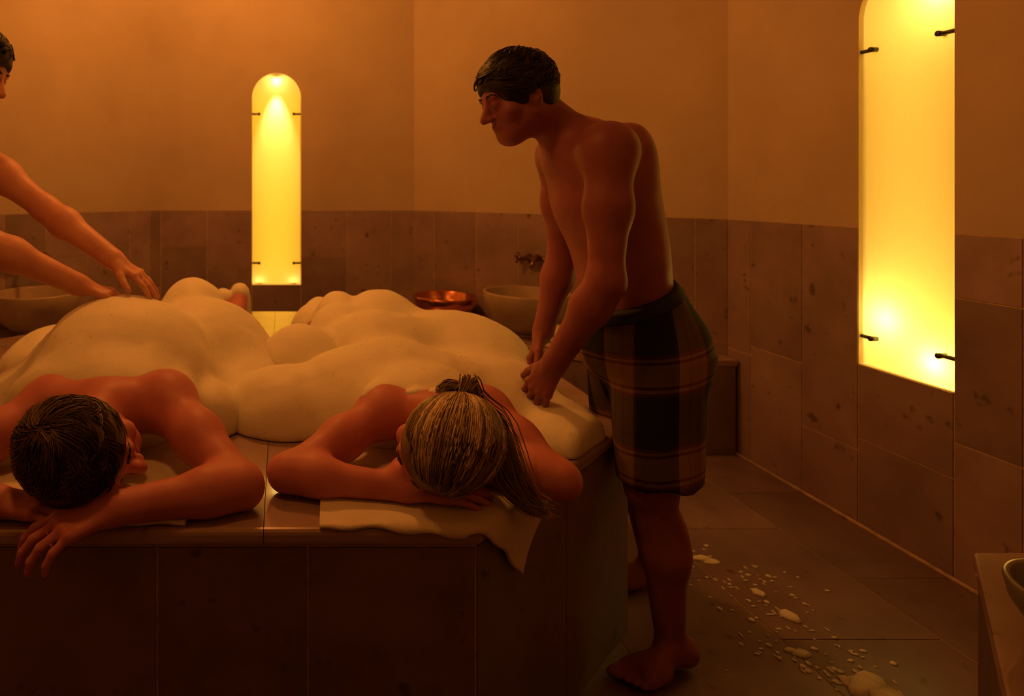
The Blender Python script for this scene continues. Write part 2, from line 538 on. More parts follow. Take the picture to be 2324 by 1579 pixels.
def niche_lamp(W, sc, label, lamps, clip_z, strip, beam, strip_col=YELLOW):
    hw, zb, zs = NICHE_W, NZ0, NZS
    root = empty('niche_lamp', W(sc, zb, 0.0))
    tag(root, label, 'wall lamp', 'frosted niche lamps in the walls')
    dep = 0.15
    prof = [(sc - hw, zb)] + [(sc + hw * math.cos(a), zs + hw * math.sin(a)) for a in np.linspace(math.pi, 0, 29)] + [(sc + hw, zb)]
    V = [W(s, z, 0.0) for s, z in prof] + [W(s, z, -dep) for s, z in prof]
    m = len(prof)
    F = [(i, (i + 1) % m, m + (i + 1) % m, m + i) for i in range(m)] + [tuple(range(m, 2 * m))]
    mesh_obj('niche_recess', V, F, M['niche'], root)
    # pane a little smaller than the opening, held off the wall by four studs
    gap, q0, q1 = 0.007, -0.022, -0.014
    hp = hw - gap
    pp = [(sc - hp, zb + gap)] + [(sc + hp * math.cos(a), zs + hp * math.sin(a)) for a in np.linspace(math.pi, 0, 29)] + [(sc + hp, zb + gap)]
    mesh_obj('glass_pane', [W(s, z, q0) for s, z in pp], [tuple(range(len(pp)))], M['pane'], root)
    for sg in (-1, 1):
        for z in clip_z:
            st = mesh_obj('stud', *tube([W(sc + sg * (hw - 0.055), z, -0.012), W(sc + sg * (hw - 0.001), z, -0.012)], 0.0075, 10), M['steel'], root, smooth=True)
            mesh_obj('stud_cap', *tube([W(sc + sg * (hw - 0.05), z, -0.026), W(sc + sg * (hw - 0.05), z, 0.004)], [0.0085, 0.010], 12), M['steel'], st, smooth=True)
    for (ds, z, q, e, r) in lamps:
        P = W(sc + ds, z, q)
        add_light('lamp_light', 'POINT', P, e, BULB, root, r)
        mesh_obj('lamp_holder', *lathe([(.0001, .0), (.02, .0), (.02, .016), (.0001, .016)], P[0], P[1], (zs + hw * .9 - .02) if z > 1.4 else zb + .001, 14), M['steel'], root)
    # soft strip along the back of the recess and a small downlight under the arch
    back = add_light('strip_light', 'AREA', W(sc, (zb + zs + .075) / 2, -dep + .004), strip, strip_col, root, shape='RECTANGLE', size=.30, size_y=zs + .075 - zb - .02)
    inward = Vector(W(sc, 1, 1)) - Vector(W(sc, 1, 0))
    back.rotation_euler = inward.to_track_quat('-Z', 'Y').to_euler()
    if beam:
        sp = add_light('down_light', 'SPOT', W(sc, zs + hw - .035, -.10), beam, BULB, root, .012, spot_size=math.radians(46), spot_blend=1.0)
        sp.rotation_euler = (inward * .17 + Vector((0, 0, -1))).to_track_quat('-Z', 'Y').to_euler()
    return root

NLAMPS = [(0.0, 2.045, -0.055, 0.55, 0.012), (-0.12, 0.628, -0.060, 0.30, 0.012), (0.12, 0.628, -0.060, 0.30, 0.012)]
niche_lamp(WA, hx + 0.039, 'narrow arched yellow light panel in the back wall between the two foam heaps', NLAMPS, (0.764, 1.81), 1.9, 42.0)
CL = [(-0.105, 1.96, -0.085, 1.05, 0.02), (0.085, 0.80, -0.088, 1.15, 0.02), (-0.085, 0.685, -0.07, 0.9, 0.02)]
niche_lamp(WC, 2.227 - 1.25, 'large arched yellow light panel in the right wall with bright lamp spots', CL, (0.72, 1.805), 1.35, 0.0, (1.0, 0.66, 0.10))
niche_lamp(WCL, 3.1 - 2.175, 'arched yellow light panel in the left wall behind the attendant', NLAMPS[1:], (0.764, 1.81), 1.0, 14.0)

# small ceiling lamps
for p, e, lamp_label in CEILING_LAMPS:
    root = empty('ceiling_lamp', (p[0], p[1], H))
    tag(root, lamp_label, 'ceiling lamp', 'amber ceiling lamps')
    mesh_obj('canopy', *lathe([(.0001, H - .001), (.11, H - .001), (.11, H - .03), (.095, H - .05), (.0001, H - .05)], p[0], p[1], 0), M['brass'], root, smooth=False)
    mesh_obj('lamp_shade', *lathe([(.095, H - .051), (.09, H - .09), (.06, H - .125), (.0001, H - .14)], p[0], p[1], 0), M['lamp_glass'], root, smooth=True)
    add_light('lamp_light', 'POINT', p, e, AMBER, root, 0.12)

# ---------------------------------------------------------------- stone massage platform
PZ = 0.60
PLAT = [(0.396, 1.25), (1.02, 1.82), (1.02, 2.90), (0.45, 3.50), (-0.68, 3.50), (-1.30, 2.85), (-1.30, 1.85), (-0.68, 1.25)]
plat = empty('massage_platform', (-0.14, 2.375, 0))
tag(plat, 'large stone-tiled massage platform with many sides, carrying two foam-covered people', 'platform')
def inset(poly, d):
    out = []
    n = len(poly)
    for i in range(n):
        p, a, b = Vector(poly[i]), Vector(poly[i - 1]), Vector(poly[(i + 1) % n])
        e1, e2 = (p - a).normalized(), (b - p).normalized()
        n1, n2 = Vector((-e1.y, e1.x)), Vector((-e2.y, e2.x))
        bis = (n1 + n2).normalized()
        out.append(tuple(p + bis * (d / bis.dot(n1))))
    return out
core = inset(PLAT, 0.013)
bm_obj('core', prism(core, 0.001, PZ - 0.034), M['grout'], plat)
# vertical panels, one stone each
for i in range(8):
    a, b = Vector((*core[i], 0)), Vector((*core[(i + 1) % 8], 0))
    t = (b - a).normalized(); n = Vector((t.y, -t.x, 0)); L = (b - a).length
    if i == 7: cuts = [x - core[7][0] for x in (-0.575, -0.252, 0.052)]
    elif i == 0: cuts = [L * 0.5]
    else: cuts = [L * k / max(1, round(L / 0.33)) for k in range(1, max(1, round(L / 0.33)))]
    ss = [0.0] + cuts + [L]
    for s0, s1 in zip(ss[:-1], ss[1:]):
        g = 0.002
        A = lambda s, z, q: tuple(a + t * s + n * q + Vector((0, 0, z)))
        q = 0.003
        V = [A(s0 + g, .003, .0003), A(s1 - g, .003, .0003), A(s1 - g, PZ - .040, .0003), A(s0 + g, PZ - .040, .0003),
             A(s0 + g + .0015, .004, q), A(s1 - g - .0015, .004, q), A(s1 - g - .0015, PZ - .0415, q), A(s0 + g + .0015, PZ - .0415, q)]
        mesh_obj('side_panel', V, [(4, 5, 6, 7), (0, 1, 5, 4), (1, 2, 6, 5), (2, 3, 7, 6), (3, 0, 4, 7)], M['panel'], plat)
# top slabs with a rounded nose
xs = [-1.35, -0.68, -0.037, 0.42, 1.1]
ys = [1.2, 1.80, 2.40, 2.95, 3.55]
for i in range(4):
    for j in range(4):
        p = clip_rect(PLAT, xs[i] + .0008, xs[i + 1] - .0008, ys[j] + .0008, ys[j + 1] - .0008)
        if len(p) < 3: continue
        bm = prism(p, PZ - 0.034, PZ)
        # round only the outer nose; inner joints stay tight
        ed = []
        for e in bm.edges:
            m = (e.verts[0].co + e.verts[1].co) / 2
            if abs(e.verts[0].co.z - e.verts[1].co.z) > 1e-4: continue
            for k in range(8):
                a, b = Vector(PLAT[k]), Vector(PLAT[(k + 1) % 8])
                d = (b - a).normalized()
                if abs((m.xy - a).cross(d)) < 1e-4 if hasattr(Vector((0, 0)), 'cross') else False:
                    ed.append(e); break
        if ed: bmesh.ops.bevel(bm, geom=ed, offset=0.011, segments=3, profile=0.5, affect='EDGES')
        bm_obj('top_slab', bm, M['slab'], plat)

# ---------------------------------------------------------------- benches along the slanted walls
def bench(poly, label):
    cx = sum(p[0] for p in poly) / len(poly); cy = sum(p[1] for p in poly) / len(poly)
    root = empty('stone_bench', (cx, cy, 0))
    tag(root, label, 'bench', 'stone benches along the slanted walls')
    area = sum(poly[k][0] * poly[(k + 1) % len(poly)][1] - poly[(k + 1) % len(poly)][0] * poly[k][1] for k in range(len(poly)))
    if area < 0: poly = poly[::-1]
    body = inset(poly, 0.02)
    bm_obj('body', prism(body, 0.001, 0.428), M['panel'], root)
    bm = prism(inset(poly, 0.0125), 0.4285, 0.46)
    bevel_all(bm, 0.006, 2)
    bm_obj('seat_slab', bm, M['slab'], root)
bench([(1.55, 3.0), (2.21, 3.0), (2.21, 3.1), (.926, 4.385), (.826, 4.385), (.826, 3.724)], 'low stone bench with basin along the slanted wall behind the standing attendant')
bench([(-1.55, 3.0), (-2.21, 3.0), (-2.21, 3.1), (-.926, 4.385), (-.826, 4.385), (-.826, 3.724)], 'low stone bench with basin along the back left slanted wall')
bench([(1.56, 1.43), (2.21, 1.43), (2.21, 1.25), (.926, -.035), (.826, -.035), (.826, .676)], 'low stone bench in the front right corner with a greenish bowl on it')
bench([(-1.58, 1.43), (-2.21, 1.43), (-2.21, 1.25), (-.926, -.035), (-.826, -.035), (-.826, .676)], 'low stone bench in the front left corner')

# basins
def basin(name, c, r, h, mat, label, cat, group=None, foot=True):
    root = empty(name, c)
    tag(root, label, cat, group)
    prof = [(r * .30, 0.012), (r * .55, .03), (r * .8, h * .33), (r * .95, h * .68), (r * 1.0, h * .97), (r * .985, h), (r * .93, h),
            (r * .91, h * .97), (r * .86, h * .7), (r * .7, h * .38), (r * .45, h * .2), (.0001, h * .16)]
    mesh_obj('bowl', *lathe([(.0001, .012)] + prof, *c), mat, root, smooth=True)
    mesh_obj('foot_ring', *lathe([(.0001, 0.0005), (r * .42, 0.0005), (r * .44, .006), (r * .36, .020), (.0001, .020)], *c), mat, root, smooth=True)
    return root
basin('washbasin', (1.388, 3.55, .461), .238, .24, M['bowl'], 'round carved stone basin on the bench beside the standing attendant', 'basin', 'carved stone basins')
basin('washbasin', (-1.388, 3.55, .461), .238, .24, M['bowl'], 'round carved stone basin on the bench at the left edge, behind the arms', 'basin', 'carved stone basins')
basin('copper_bowl', (1.03, 3.96, .461), .20, .15, M['copper'], 'wide copper bowl with orange glints, beside the right stone basin', 'bowl')
basin('green_bowl', (1.425, 1.07, .461), .128, .115, M['green_bowl'], 'greenish glazed bowl on the bench in the front right corner', 'bowl')

# wall faucets over the basins
def faucet(p, d, label):
    """p on the wall, d inward normal."""
    n = Vector((*d, 0)).normalized(); t = Vector((-n.y, n.x, 0)); P = Vector(p)
    root = empty('wall_faucet', p)
    tag(root, label, 'faucet', 'two-handled wall faucets')
    up = Vector((0, 0, 1))
    body = [tuple(P - t * .10 + n * .045), tuple(P + t * .10 + n * .045)]
    mesh_obj('mixer_body', *tube(body, [.017, .017], 12), M['brass'], root, smooth=True)
    for s in (-1, 1):
        b = P + t * (.085 * s)
        mesh_obj('wall_flange', *tube([tuple(b + n * .011), tuple(b + n * .05)], [.026, .016], 14), M['brass'], root, smooth=True)
        h = P + t * (.115 * s) + n * .045
        V, F = [], []
        tube([tuple(h), tuple(h + t * (s * .03))], [.012, .013], 10, V, F)
        for k in range(4):
            a = k * math.pi / 2 + .4
            u = n * math.cos(a) + up * math.sin(a)
            tube([tuple(h + t * (s * .025)), tuple(h + t * (s * .03) + u * .032)], [.006, .009], 8, V, F)
        mesh_obj('handle', V, F, M['brass'], root, smooth=True)
    pts = []
    for k in range(9):
        a = k / 8
        pts.append(tuple(P + n * (.05 + .13 * a) + up * (.03 * math.sin(a * math.pi) - .035 * a * a)))
    mesh_obj('spout', *tube(pts, [.014] * 7 + [.012, .013], 12), M['brass'], root, smooth=True)
s2 = 1 / math.sqrt(2)
faucet((1.568, 3.743, .865), (-s2, -s2), 'dark brass two-handled faucet on the wall above the right stone basin')
faucet((-1.568, 3.743, .865), (s2, -s2), 'dark brass two-handled faucet on the wall above the left stone basin')

# ---------------------------------------------------------------- implicit surfaces
def cap(a, b, ra, rb=None, k=0.02, op='u'):
    return ('cap', np.array(a, float), np.array(b, float), ra, ra if rb is None else rb, k, op)
def ell(c, r, k=0.02, op='u', R=None):
    return ('ell', np.array(c, float), np.array(r, float), None if R is None else np.array(R, float), None, k, op)

def prim_bounds(p):
    if p[0] == 'cap':
        r = max(p[3], p[4])
        return np.minimum(p[1], p[2]) - r, np.maximum(p[1], p[2]) + r
    r = np.full(3, p[2].max()) if p[3] is not None else p[2]
    return p[1] - r, p[1] + r

def prim_eval(p, X):
    if p[0] == 'cap':
        a, b = p[1].astype(np.float32), p[2].astype(np.float32)
        ba = b - a
        d = X - a
        den = float(ba @ ba) or 1e-9
        t = np.clip((d @ ba) / den, 0, 1)
        return np.linalg.norm(d - t[..., None] * ba, axis=-1) - (p[3] + t * (p[4] - p[3]))
    d = X - p[1].astype(np.float32)
    if p[3] is not None: d = d @ p[3].T.astype(np.float32)
    r = p[2].astype(np.float32)
    k0 = np.linalg.norm(d / r, axis=-1)
    k1 = np.linalg.norm(d / (r * r), axis=-1) + 1e-9
    return k0 * (k0 - 1) / k1

def value_noise(X, freq, seed):
    g = np.random.default_rng(seed).random((32, 32, 32)).astype(np.float32) * 2 - 1
    P = X * freq + 100.0
    I = np.floor(P).astype(np.int32); f = (P - I).astype(np.float32)
    f = f * f * (3 - 2 * f)
    out = 0
    for dx in (0, 1):
        for dy in (0, 1):
            for dz in (0, 1):
                w = (f[..., 0] if dx else 1 - f[..., 0]) * (f[..., 1] if dy else 1 - f[..., 1]) * (f[..., 2] if dz else 1 - f[..., 2])
                out = out + w * g[(I[..., 0] + dx) % 32, (I[..., 1] + dy) % 32, (I[..., 2] + dz) % 32]
    return out

def implicit(prims, h, post=None, pad=None):
    """Smooth union of rounded cones and ellipsoids -> quad surface (naive surface nets)."""
    lo = np.min([prim_bounds(p)[0] for p in prims if p[-1] == 'u'], axis=0) - 4 * h - 0.01
    hi = np.max([prim_bounds(p)[1] for p in prims if p[-1] == 'u'], axis=0) + 4 * h + 0.01
    n = np.ceil((hi - lo) / h).astype(int) + 1
    F = np.full(n, 0.5, np.float32)
    ax = [(lo[i] + h * np.arange(n[i])).astype(np.float32) for i in range(3)]
    for p in prims:
        a, b = prim_bounds(p)
        k = p[5]
        m = k + 3.5 * h + (0.06 if post else 0)
        i0 = np.clip(np.floor((a - m - lo) / h).astype(int), 0, n); i1 = np.clip(np.ceil((b + m - lo) / h).astype(int) + 1, 0, n)
        if (i1 <= i0).any(): continue
        sl = tuple(slice(i0[q], i1[q]) for q in range(3))
        X = np.stack(np.meshgrid(*[ax[q][sl[q]] for q in range(3)], indexing='ij'), -1)
        d = prim_eval(p, X).astype(np.float32)
        f = F[sl]
        if p[-1] == 'u':
            hh = np.clip(0.5 + 0.5 * (f - d) / k, 0, 1)
            F[sl] = f + (d - f) * hh - k * hh * (1 - hh)
        else:
            hh = np.clip(0.5 - 0.5 * (f + d) / k, 0, 1)
            F[sl] = f + (-d - f) * hh + k * hh * (1 - hh)
    if post is not None:
        near = np.abs(F) < 0.08
        idx = np.nonzero(near)
        X = np.stack([ax[q][idx[q]] for q in range(3)], -1)
        F[idx] = post(X, F[idx])
    ins = F < 0
    # cells crossing the surface
    cnt = np.zeros(n - 1, np.int8)
    for dx in (0, 1):
        for dy in (0, 1):
            for dz in (0, 1):
                cnt += ins[dx:n[0] - 1 + dx, dy:n[1] - 1 + dy, dz:n[2] - 1 + dz]
    cells = np.argwhere((cnt > 0) & (cnt < 8))
    cid = np.full(n - 1, -1, np.int32)
    cid[cells[:, 0], cells[:, 1], cells[:, 2]] = np.arange(len(cells))
    corner = np.array([(x, y, z) for x in (0, 1) for y in (0, 1) for z in (0, 1)])
    val = np.stack([F[cells[:, 0] + c[0], cells[:, 1] + c[1], cells[:, 2] + c[2]] for c in corner], 1)
    pos = np.zeros((len(cells), 3)); num = np.zeros(len(cells))
    for a in range(8):
        for b in range(a + 1, 8):
            if np.abs(corner[a] - corner[b]).sum() != 1: continue
            cr = (val[:, a] < 0) != (val[:, b] < 0)
            t = np.where(cr, val[:, a] / (val[:, a] - val[:, b] + 1e-12), 0)
            pos += cr[:, None] * (corner[a] + t[:, None] * (corner[b] - corner[a]))
            num += cr
    V = lo + h * (cells + pos / num[:, None])
    Q = []
    for axis in range(3):
        s0 = [slice(1, -1)] * 3; s1 = [slice(1, -1)] * 3
        s0[axis] = slice(0, n[axis] - 1); s1[axis] = slice(1, n[axis])
        e0, e1 = ins[tuple(s0)], ins[tuple(s1)]
        for flip in (False, True):
            E = np.argwhere(e0 & ~e1) if not flip else np.argwhere(~e0 & e1)
            if not len(E): continue
            off = np.ones(3, int); off[axis] = 0
            E = E + off
            u, v = (axis + 1) % 3, (axis + 2) % 3
            def cell(du, dv):
                c = E.copy(); c[:, u] -= du; c[:, v] -= dv
                return cid[c[:, 0], c[:, 1], c[:, 2]]
            q = np.stack([cell(1, 1), cell(0, 1), cell(0, 0), cell(1, 0)], 1)
            Q.append(q[:, ::-1] if flip else q)
    Q = np.concatenate(Q)
    Q = Q[(Q >= 0).all(1)]
    return V, Q

# ---------------------------------------------------------------- anatomy
def frame(f, u):
    f, u = Vector(f).normalized(), Vector(u)
    u = (u - f * u.dot(f)).normalized()
    s = u.cross(f)                       # the person's left
    return f, u, s

class Head:
    def __init__(self, c, f, u, sc=1.0):
        self.c = Vector(c); self.f, self.u, self.s = frame(f, u); self.k = sc
        self.R = np.array([self.s, self.f, self.u])          # rows: local axes (side, forward, up)
    def p(self, s, f, u):
        return tuple(self.c + (self.s * s + self.f * f + self.u * u) * self.k)
    def e(self, s, f, u, rs, rf, ru, k=.02, op='u'):
        return ell(self.p(s, f, u), np.array((rs, rf, ru)) * self.k, k * self.k, op, self.R)
    def prims(self):
        P = [self.e(0, -.012, .028, .077, .098, .088, .03),
             self.e(0, .028, -.045, .060, .066, .078, .03),
             self.e(0, .062, -.098, .026, .026, .022, .035),
             cap(self.p(-.052, .0, -.055), self.p(-.02, .062, -.098), .022 * self.k, .018 * self.k, .03 * self.k),
             cap(self.p(.052, .0, -.055), self.p(.02, .062, -.098), .022 * self.k, .018 * self.k, .03 * self.k),
             cap(self.p(-.036, .082, .020), self.p(.036, .082, .020), .011 * self.k, k=.014 * self.k)]
        for sg in (-1, 1):
            P.append(self.e(sg * .032, .103, .001, .020, .016, .012, .012, 's'))
            P.append(self.e(sg * .032, .079, .0, .0145, .0145, .012, .005))
            P.append(self.e(sg * .050, .058, -.03, .022, .022, .02, .02))
        P += [cap(self.p(0, .088, .008), self.p(0, .116, -.032), .009 * self.k, .0125 * self.k, .012 * self.k),
              self.e(-.013, .103, -.036, .009, .011, .008, .008), self.e(.013, .103, -.036, .009, .011, .008, .008),
              self.e(0, .089, -.060, .024, .012, .0065, .006), self.e(0, .087, -.071, .020, .012, .0070, .006)]
        for sg in (-1, 1):
            P.append(self.e(sg * .079, -.008, -.008, .010, .020, .033, .008))
            P.append(self.e(sg * .088, -.002, -.006, .006, .011, .018, .006, 's'))
        return P
    def scalp(self, n, off=0.0):
        """unit direction (side, fwd, up) -> point on the skull, lifted by off"""
        r = np.array((.077, .098, .088))
        nrm = np.array(n) / r; nrm /= np.linalg.norm(nrm)
        q = np.array(n) * r + nrm * off + np.array((0, -.012, .028))
        return Vector(self.p(*q))
    def hair_cap(self, thick=.010, nape=-.035, front=.055):
        t = thick
        return [self.e(0, -.012, .028, .077 + t, .098 + t, .088 + t, .02),
                self.e(0, -.045, -.015, .066 + t, .055 + t, .055 + t, .02),
                self.e(0, front + .075, -.055, .12, .085, .115, .012, 's'),
                self.e(0, .03, nape - .135, .16, .115, .125, .02, 's'),
                self.e(0, -.09, nape - .13, .14, .09, .10, .02, 's')]

def strands(name, paths, r0, r1, mat, parent, tones=None):
    """Fine tapered locks joined into one mesh."""
    Vs, Qs = [], []
    base = 0
    for path in paths:
        P = np.array([tuple(p) for p in path])
        T = np.gradient(P, axis=0); T /= np.linalg.norm(T, axis=1)[:, None] + 1e-9
        S = np.cross(T, (0.3, 0.2, 0.93)); S /= np.linalg.norm(S, axis=1)[:, None] + 1e-9
        U = np.cross(S, T)
        m = len(P)
        R = (r0 + (r1 - r0) * np.linspace(0, 1, m) ** 1.5)[:, None]
        ring = [P + R * (S * math.cos(a) + U * math.sin(a)) for a in (0.5, 2.6, 4.7)]
        V = np.stack(ring, 1).reshape(-1, 3)
        for i in range(m - 1):
            for k in range(3):
                k2 = (k + 1) % 3
                Qs.append((base + i * 3 + k, base + i * 3 + k2, base + i * 3 + 3 + k2, base + i * 3 + 3 + k))
        Vs.append(V); base += len(V)
    o = np_mesh(name, np.concatenate(Vs), np.array(Qs), mat, parent)
    if tones is None: tones = RNG.random(len(paths))
    t = np.concatenate([np.full(len(v), tones[i], np.float32) for i, v in enumerate(Vs)])
    o.data.attributes.new('tone', 'FLOAT', 'POINT').data.foreach_set('value', t)
    return o

def hand(wrist, d, back, thumb_side, curl=(0.2, 0.35, 0.3), sc=1.0, spread=0.09, thumb=0.6, roots=None):
    """Palm with four unequal jointed fingers and a thumb leaving the side of the palm."""
    d = Vector(d).normalized(); back = Vector(back)
    back = (back - d * back.dot(d)).normalized()
    lat = d.cross(back); lat = lat if lat.dot(Vector(thumb_side)) > 0 else -lat      # toward the thumb
    w = Vector(wrist); P = []
    K = lambda v: v * sc
    lens = [(.042, .026, .020), (.046, .029, .022), (.043, .027, .021), (.034, .021, .018)]
    offs = [.030, .010, -.010, -.028]
    plen = [.086, .089, .084, .076]
    P.append(cap(tuple(w - d * K(.01)), tuple(w + d * K(.02)), K(.024), K(.024), .02))
    for i in range(4):
        kn = w + d * K(plen[i]) + lat * K(offs[i]) + back * K(.002 if i in (1, 2) else -.001)
        st = w + d * K(.012) + lat * K(offs[i] * .55)
        P.append(cap(tuple(st), tuple(kn), K(.0145), K(.0112), K(.010)))
        P.append(ell(tuple(kn + back * K(.003)), [K(.011)] * 3, K(.006)))
        dd = (d + lat * (spread * (1.5 - i) * .9)).normalized()
        pos = kn
        ang = 0.0
        r = .0098 if i < 3 else .0086
        for j in range(3):
            ang += curl[j] * (1 + .06 * i)
            v = dd * math.cos(ang) - back * math.sin(ang)
            q = pos + v * K(lens[i][j])
            P.append(cap(tuple(pos), tuple(q), K(r - .0008 * j), K(r - .0008 * (j + 1)), K(.0035)))
            pos = q
    b0 = w + d * K(.022) + lat * K(.020) - back * K(.004)
    td = (d * (1 - thumb * .45) + lat * thumb - back * .25).normalized()
    b1 = b0 + td * K(.044)
    td2 = (td + d * .45 - back * .15).normalized()
    b2 = b1 + td2 * K(.033); b3 = b2 + (td2 + d * .25).normalized() * K(.026)
    P += [cap(tuple(b0), tuple(b1), K(.017), K(.012), K(.012)), cap(tuple(b1), tuple(b2), K(.0115), K(.0105), K(.004)), cap(tuple(b2), tuple(b3), K(.0105), K(.0085), K(.003))]
    return P

def arm(sh, el, wr, r=(.058, .050, .043, .045, .031), k=.025, bulge=Vector((0, 0, 1))):
    sh, el, wr = Vector(sh), Vector(el), Vector(wr)
    m1 = sh.lerp(el, .45); m2 = el.lerp(wr, .28)
    return [cap(sh, m1, r[0], r[1], .04), cap(m1, el, r[1], r[2] * .86, .04), cap(el, m2, r[2] * .88, r[3] * .92, .04), cap(m2, wr, r[3] * .92, r[4], .04)]

def foot(heel, toe, up=(0, 0, 1), out=(0, 1, 0), sc=1.0):
    h, t, up, out = Vector(heel), Vector(toe), Vector(up), Vector(out)
    d = (t - h).normalized()
    P = [ell(h + up * .012, [.034 * sc] * 3, .02), cap(h + up * .03 + d * .02, h.lerp(t, .62) + up * .006, .034 * sc, .026 * sc, .03),
         cap(h.lerp(t, .55) - out * .022, h.lerp(t, .72) - out * .03, .026, .022, .02), cap(h.lerp(t, .45) + out * .018, h.lerp(t, .70) + out * .028, .024, .019, .02)]
    for i in range(5):
        o = -.036 + .0175 * i
        L = (.235 - .010 * i - (.0 if i else .004)) / .235
        a = h.lerp(t, .70) + out * (o * .95); b = h.lerp(t, .98 * L) + out * o
        P.append(cap(a, b + up * -.002, .0145 if i == 0 else .0105, .0125 if i == 0 else .0085, .006))
    return P

def person(name, prims, h, mat, label, base, post=None):
    root = empty(name, base)
    tag(root, label, 'person')
    V, Q = implicit(prims, h, post)
    np_mesh('body', V, Q, mat, root)
    return root

# ---------------------------------------------------------------- towels on the platform
def draped_towel(label, x0, x1, y0, y1, rot, nx, ny, thick=0.007, seed=1, pivot=None, over=0.0):
    """A rectangle of terry laid on the slab; what passes an edge of the platform hangs down it."""
    cx, cy = pivot or ((x0 + x1) / 2, (y0 + y1) / 2)
    rg = np.random.default_rng(seed)
    ph = rg.random(6) * 6.28
    nrm = []
    for k in (0, 7):
        a, b = Vector(PLAT[k]), Vector(PLAT[(k + 1) % 8])
        t = (b - a).normalized()
        nrm.append((a, Vector((t.y, -t.x))))
    top, V = [], []
    for j in range(ny + 1):
        for i in range(nx + 1):
            u, v = i / nx, j / ny
            x, y = x0 + (x1 - x0) * u, y0 + (y1 - y0) * v
            # slightly wavy hems
            y += .006 * math.sin(9 * u + ph[0]) * (1 - v) + .003 * math.sin(31 * u + ph[1]) * (1 - v)
            x += .005 * math.sin(8 * v + ph[2]) * (1 - u)
            dx, dy = x - cx, y - cy
            x, y = cx + dx * math.cos(rot) - dy * math.sin(rot), cy + dx * math.sin(rot) + dy * math.cos(rot)
            z = PZ + .0015 + .0022 * (1 + math.sin(14 * u + 5 * v + ph[3]) * math.sin(11 * v + ph[4]))
            P = Vector((x, y))
            for a, n in nrm:
                s = (P - a).dot(n)
                R = .012
                if s > -R * .57:
                    q = s + R * .57
                    ang = min(q / R, math.pi / 2)
                    P = P - n * s + n * (-R + R * math.sin(ang) + .003 + (.004 * math.sin(40 * q) if q > .03 else 0))
                    z -= R * (1 - math.cos(ang)) + max(0, q - R * math.pi / 2)
            V.append((P.x, P.y, z))
    n = len(V)
    F = []
    for j in range(ny):
        for i in range(nx):
            a = j * (nx + 1) + i
            F.append((a, a + 1, a + nx + 2, a + nx + 1))
    o = mesh_obj('towel', V, F, M['towel'], smooth=True)
    md = o.modifiers.new('thickness', 'SOLIDIFY'); md.thickness = thick; md.offset = 1.0
    tag(o, label, 'towel', 'towels on the platform edge')
    return o
draped_towel('cream terry towel under the blond person, one corner hanging off the platform edge', .080, .617, 1.243, 1.70, 0.0, 80, 60, seed=3)
draped_towel('cream terry towel lying under the arm of the dark-haired person', -.72, -.195, 1.255, 1.68, math.radians(-3.0), 80, 60, seed=5, pivot=(-.2, 1.27))

# folded towels on the bench behind the attendant
ft = empty('folded_towel', (1.525, 3.21, .4605))
tag(ft, 'folded pale towels stacked on the bench behind the standing attendant', 'towel')
for k in range(3):
    bm = bmesh.new()
    bmesh.ops.create_cube(bm, size=1.0)
    bmesh.ops.scale(bm, vec=(.30 - .01 * k, .20, .032), verts=bm.verts)
    bevel_all(bm, .012, 3)
    bmesh.ops.rotate(bm, cent=(0, 0, 0), matrix=Matrix.Rotation(math.radians(-45 + 3 * k), 3, 'Z'), verts=bm.verts)
    bmesh.ops.translate(bm, vec=(1.525, 3.21, .4775 + .0325 * k), verts=bm.verts)
    bm_obj('fold', bm, M['towel'], ft, smooth=True)

# ---------------------------------------------------------------- person with dark hair, lying face down
hm = Head((-.424, 1.335, .728), (.90, -.05, -.36), (.02, -.96, .16), 1.10)
man_torso = [ell((-.43, 1.76, .705), (.185, .21, .098), .05), ell((-.405, 2.00, .70), (.155, .22, .092), .06),
             ell((-.345, 2.36, .70), (.165, .18, .105), .06), ell((-.42, 2.40, .745), (.085, .10, .075), .04), ell((-.27, 2.40, .745), (.085, .10, .075), .04),
             ell((-.35, 1.72, .765), (.075, .11, .04), .04), ell((-.53, 1.72, .755), (.075, .11, .04), .04)]
man = hm.prims() + man_torso + [
    cap(hm.p(0, -.03, -.05), (-.44, 1.58, .715), .058, .070, .04),
    cap((-.44, 1.56, .735), (-.30, 1.60, .745), .055, .055, .05), cap((-.44, 1.56, .735), (-.59, 1.60, .735), .055, .055, .05),
    ell((-.292, 1.615, .735), (.068, .075, .066), .04), ell((-.60, 1.615, .725), (.068, .075, .066), .04),
    cap((-.42, 2.45, .695), (-.33, 2.80, .672), .088, .060, .05), cap((-.27, 2.45, .695), (-.225, 2.80, .672), .088, .060, .05),
    cap((-.33, 2.80, .665), (-.285, 3.02, .725), .058, .036, .03), cap((-.225, 2.80, .665), (-.205, 3.03, .750), .058, .036, .03),
    cap((-.285, 3.05, .745), (-.275, 3.09, .628), .033, .026, .02), cap((-.205, 3.06, .775), (-.195, 3.11, .632), .033, .026, .02),
]
man += arm((-.292, 1.60, .733), (-.085, 1.335, .648), (-.335, 1.25, .643), (.062, .054, .045, .047, .033))
man += hand((-.345, 1.245, .642), (-.80, -.42, -.12), (-.15, -.35, .93), (0, 1, 0), (.35, .42, .38), 1.08, spread=.17)
man += arm((-.60, 1.60, .722), (-.80, 1.37, .648), (-.585, 1.285, .640), (.060, .052, .044, .046, .032))
man += hand((-.575, 1.283, .638), (1.0, -.10, -.05), (0, -.1, 1), (0, 1, 0), (.10, .15, .15), 1.0, spread=.06)
def rest_on_slab(X, f):
    # flattened where the body presses on the stone
    return np.maximum(f, (PZ + .0075) - X[:, 2] - 1.0 * (X[:, 1] < 1.252))
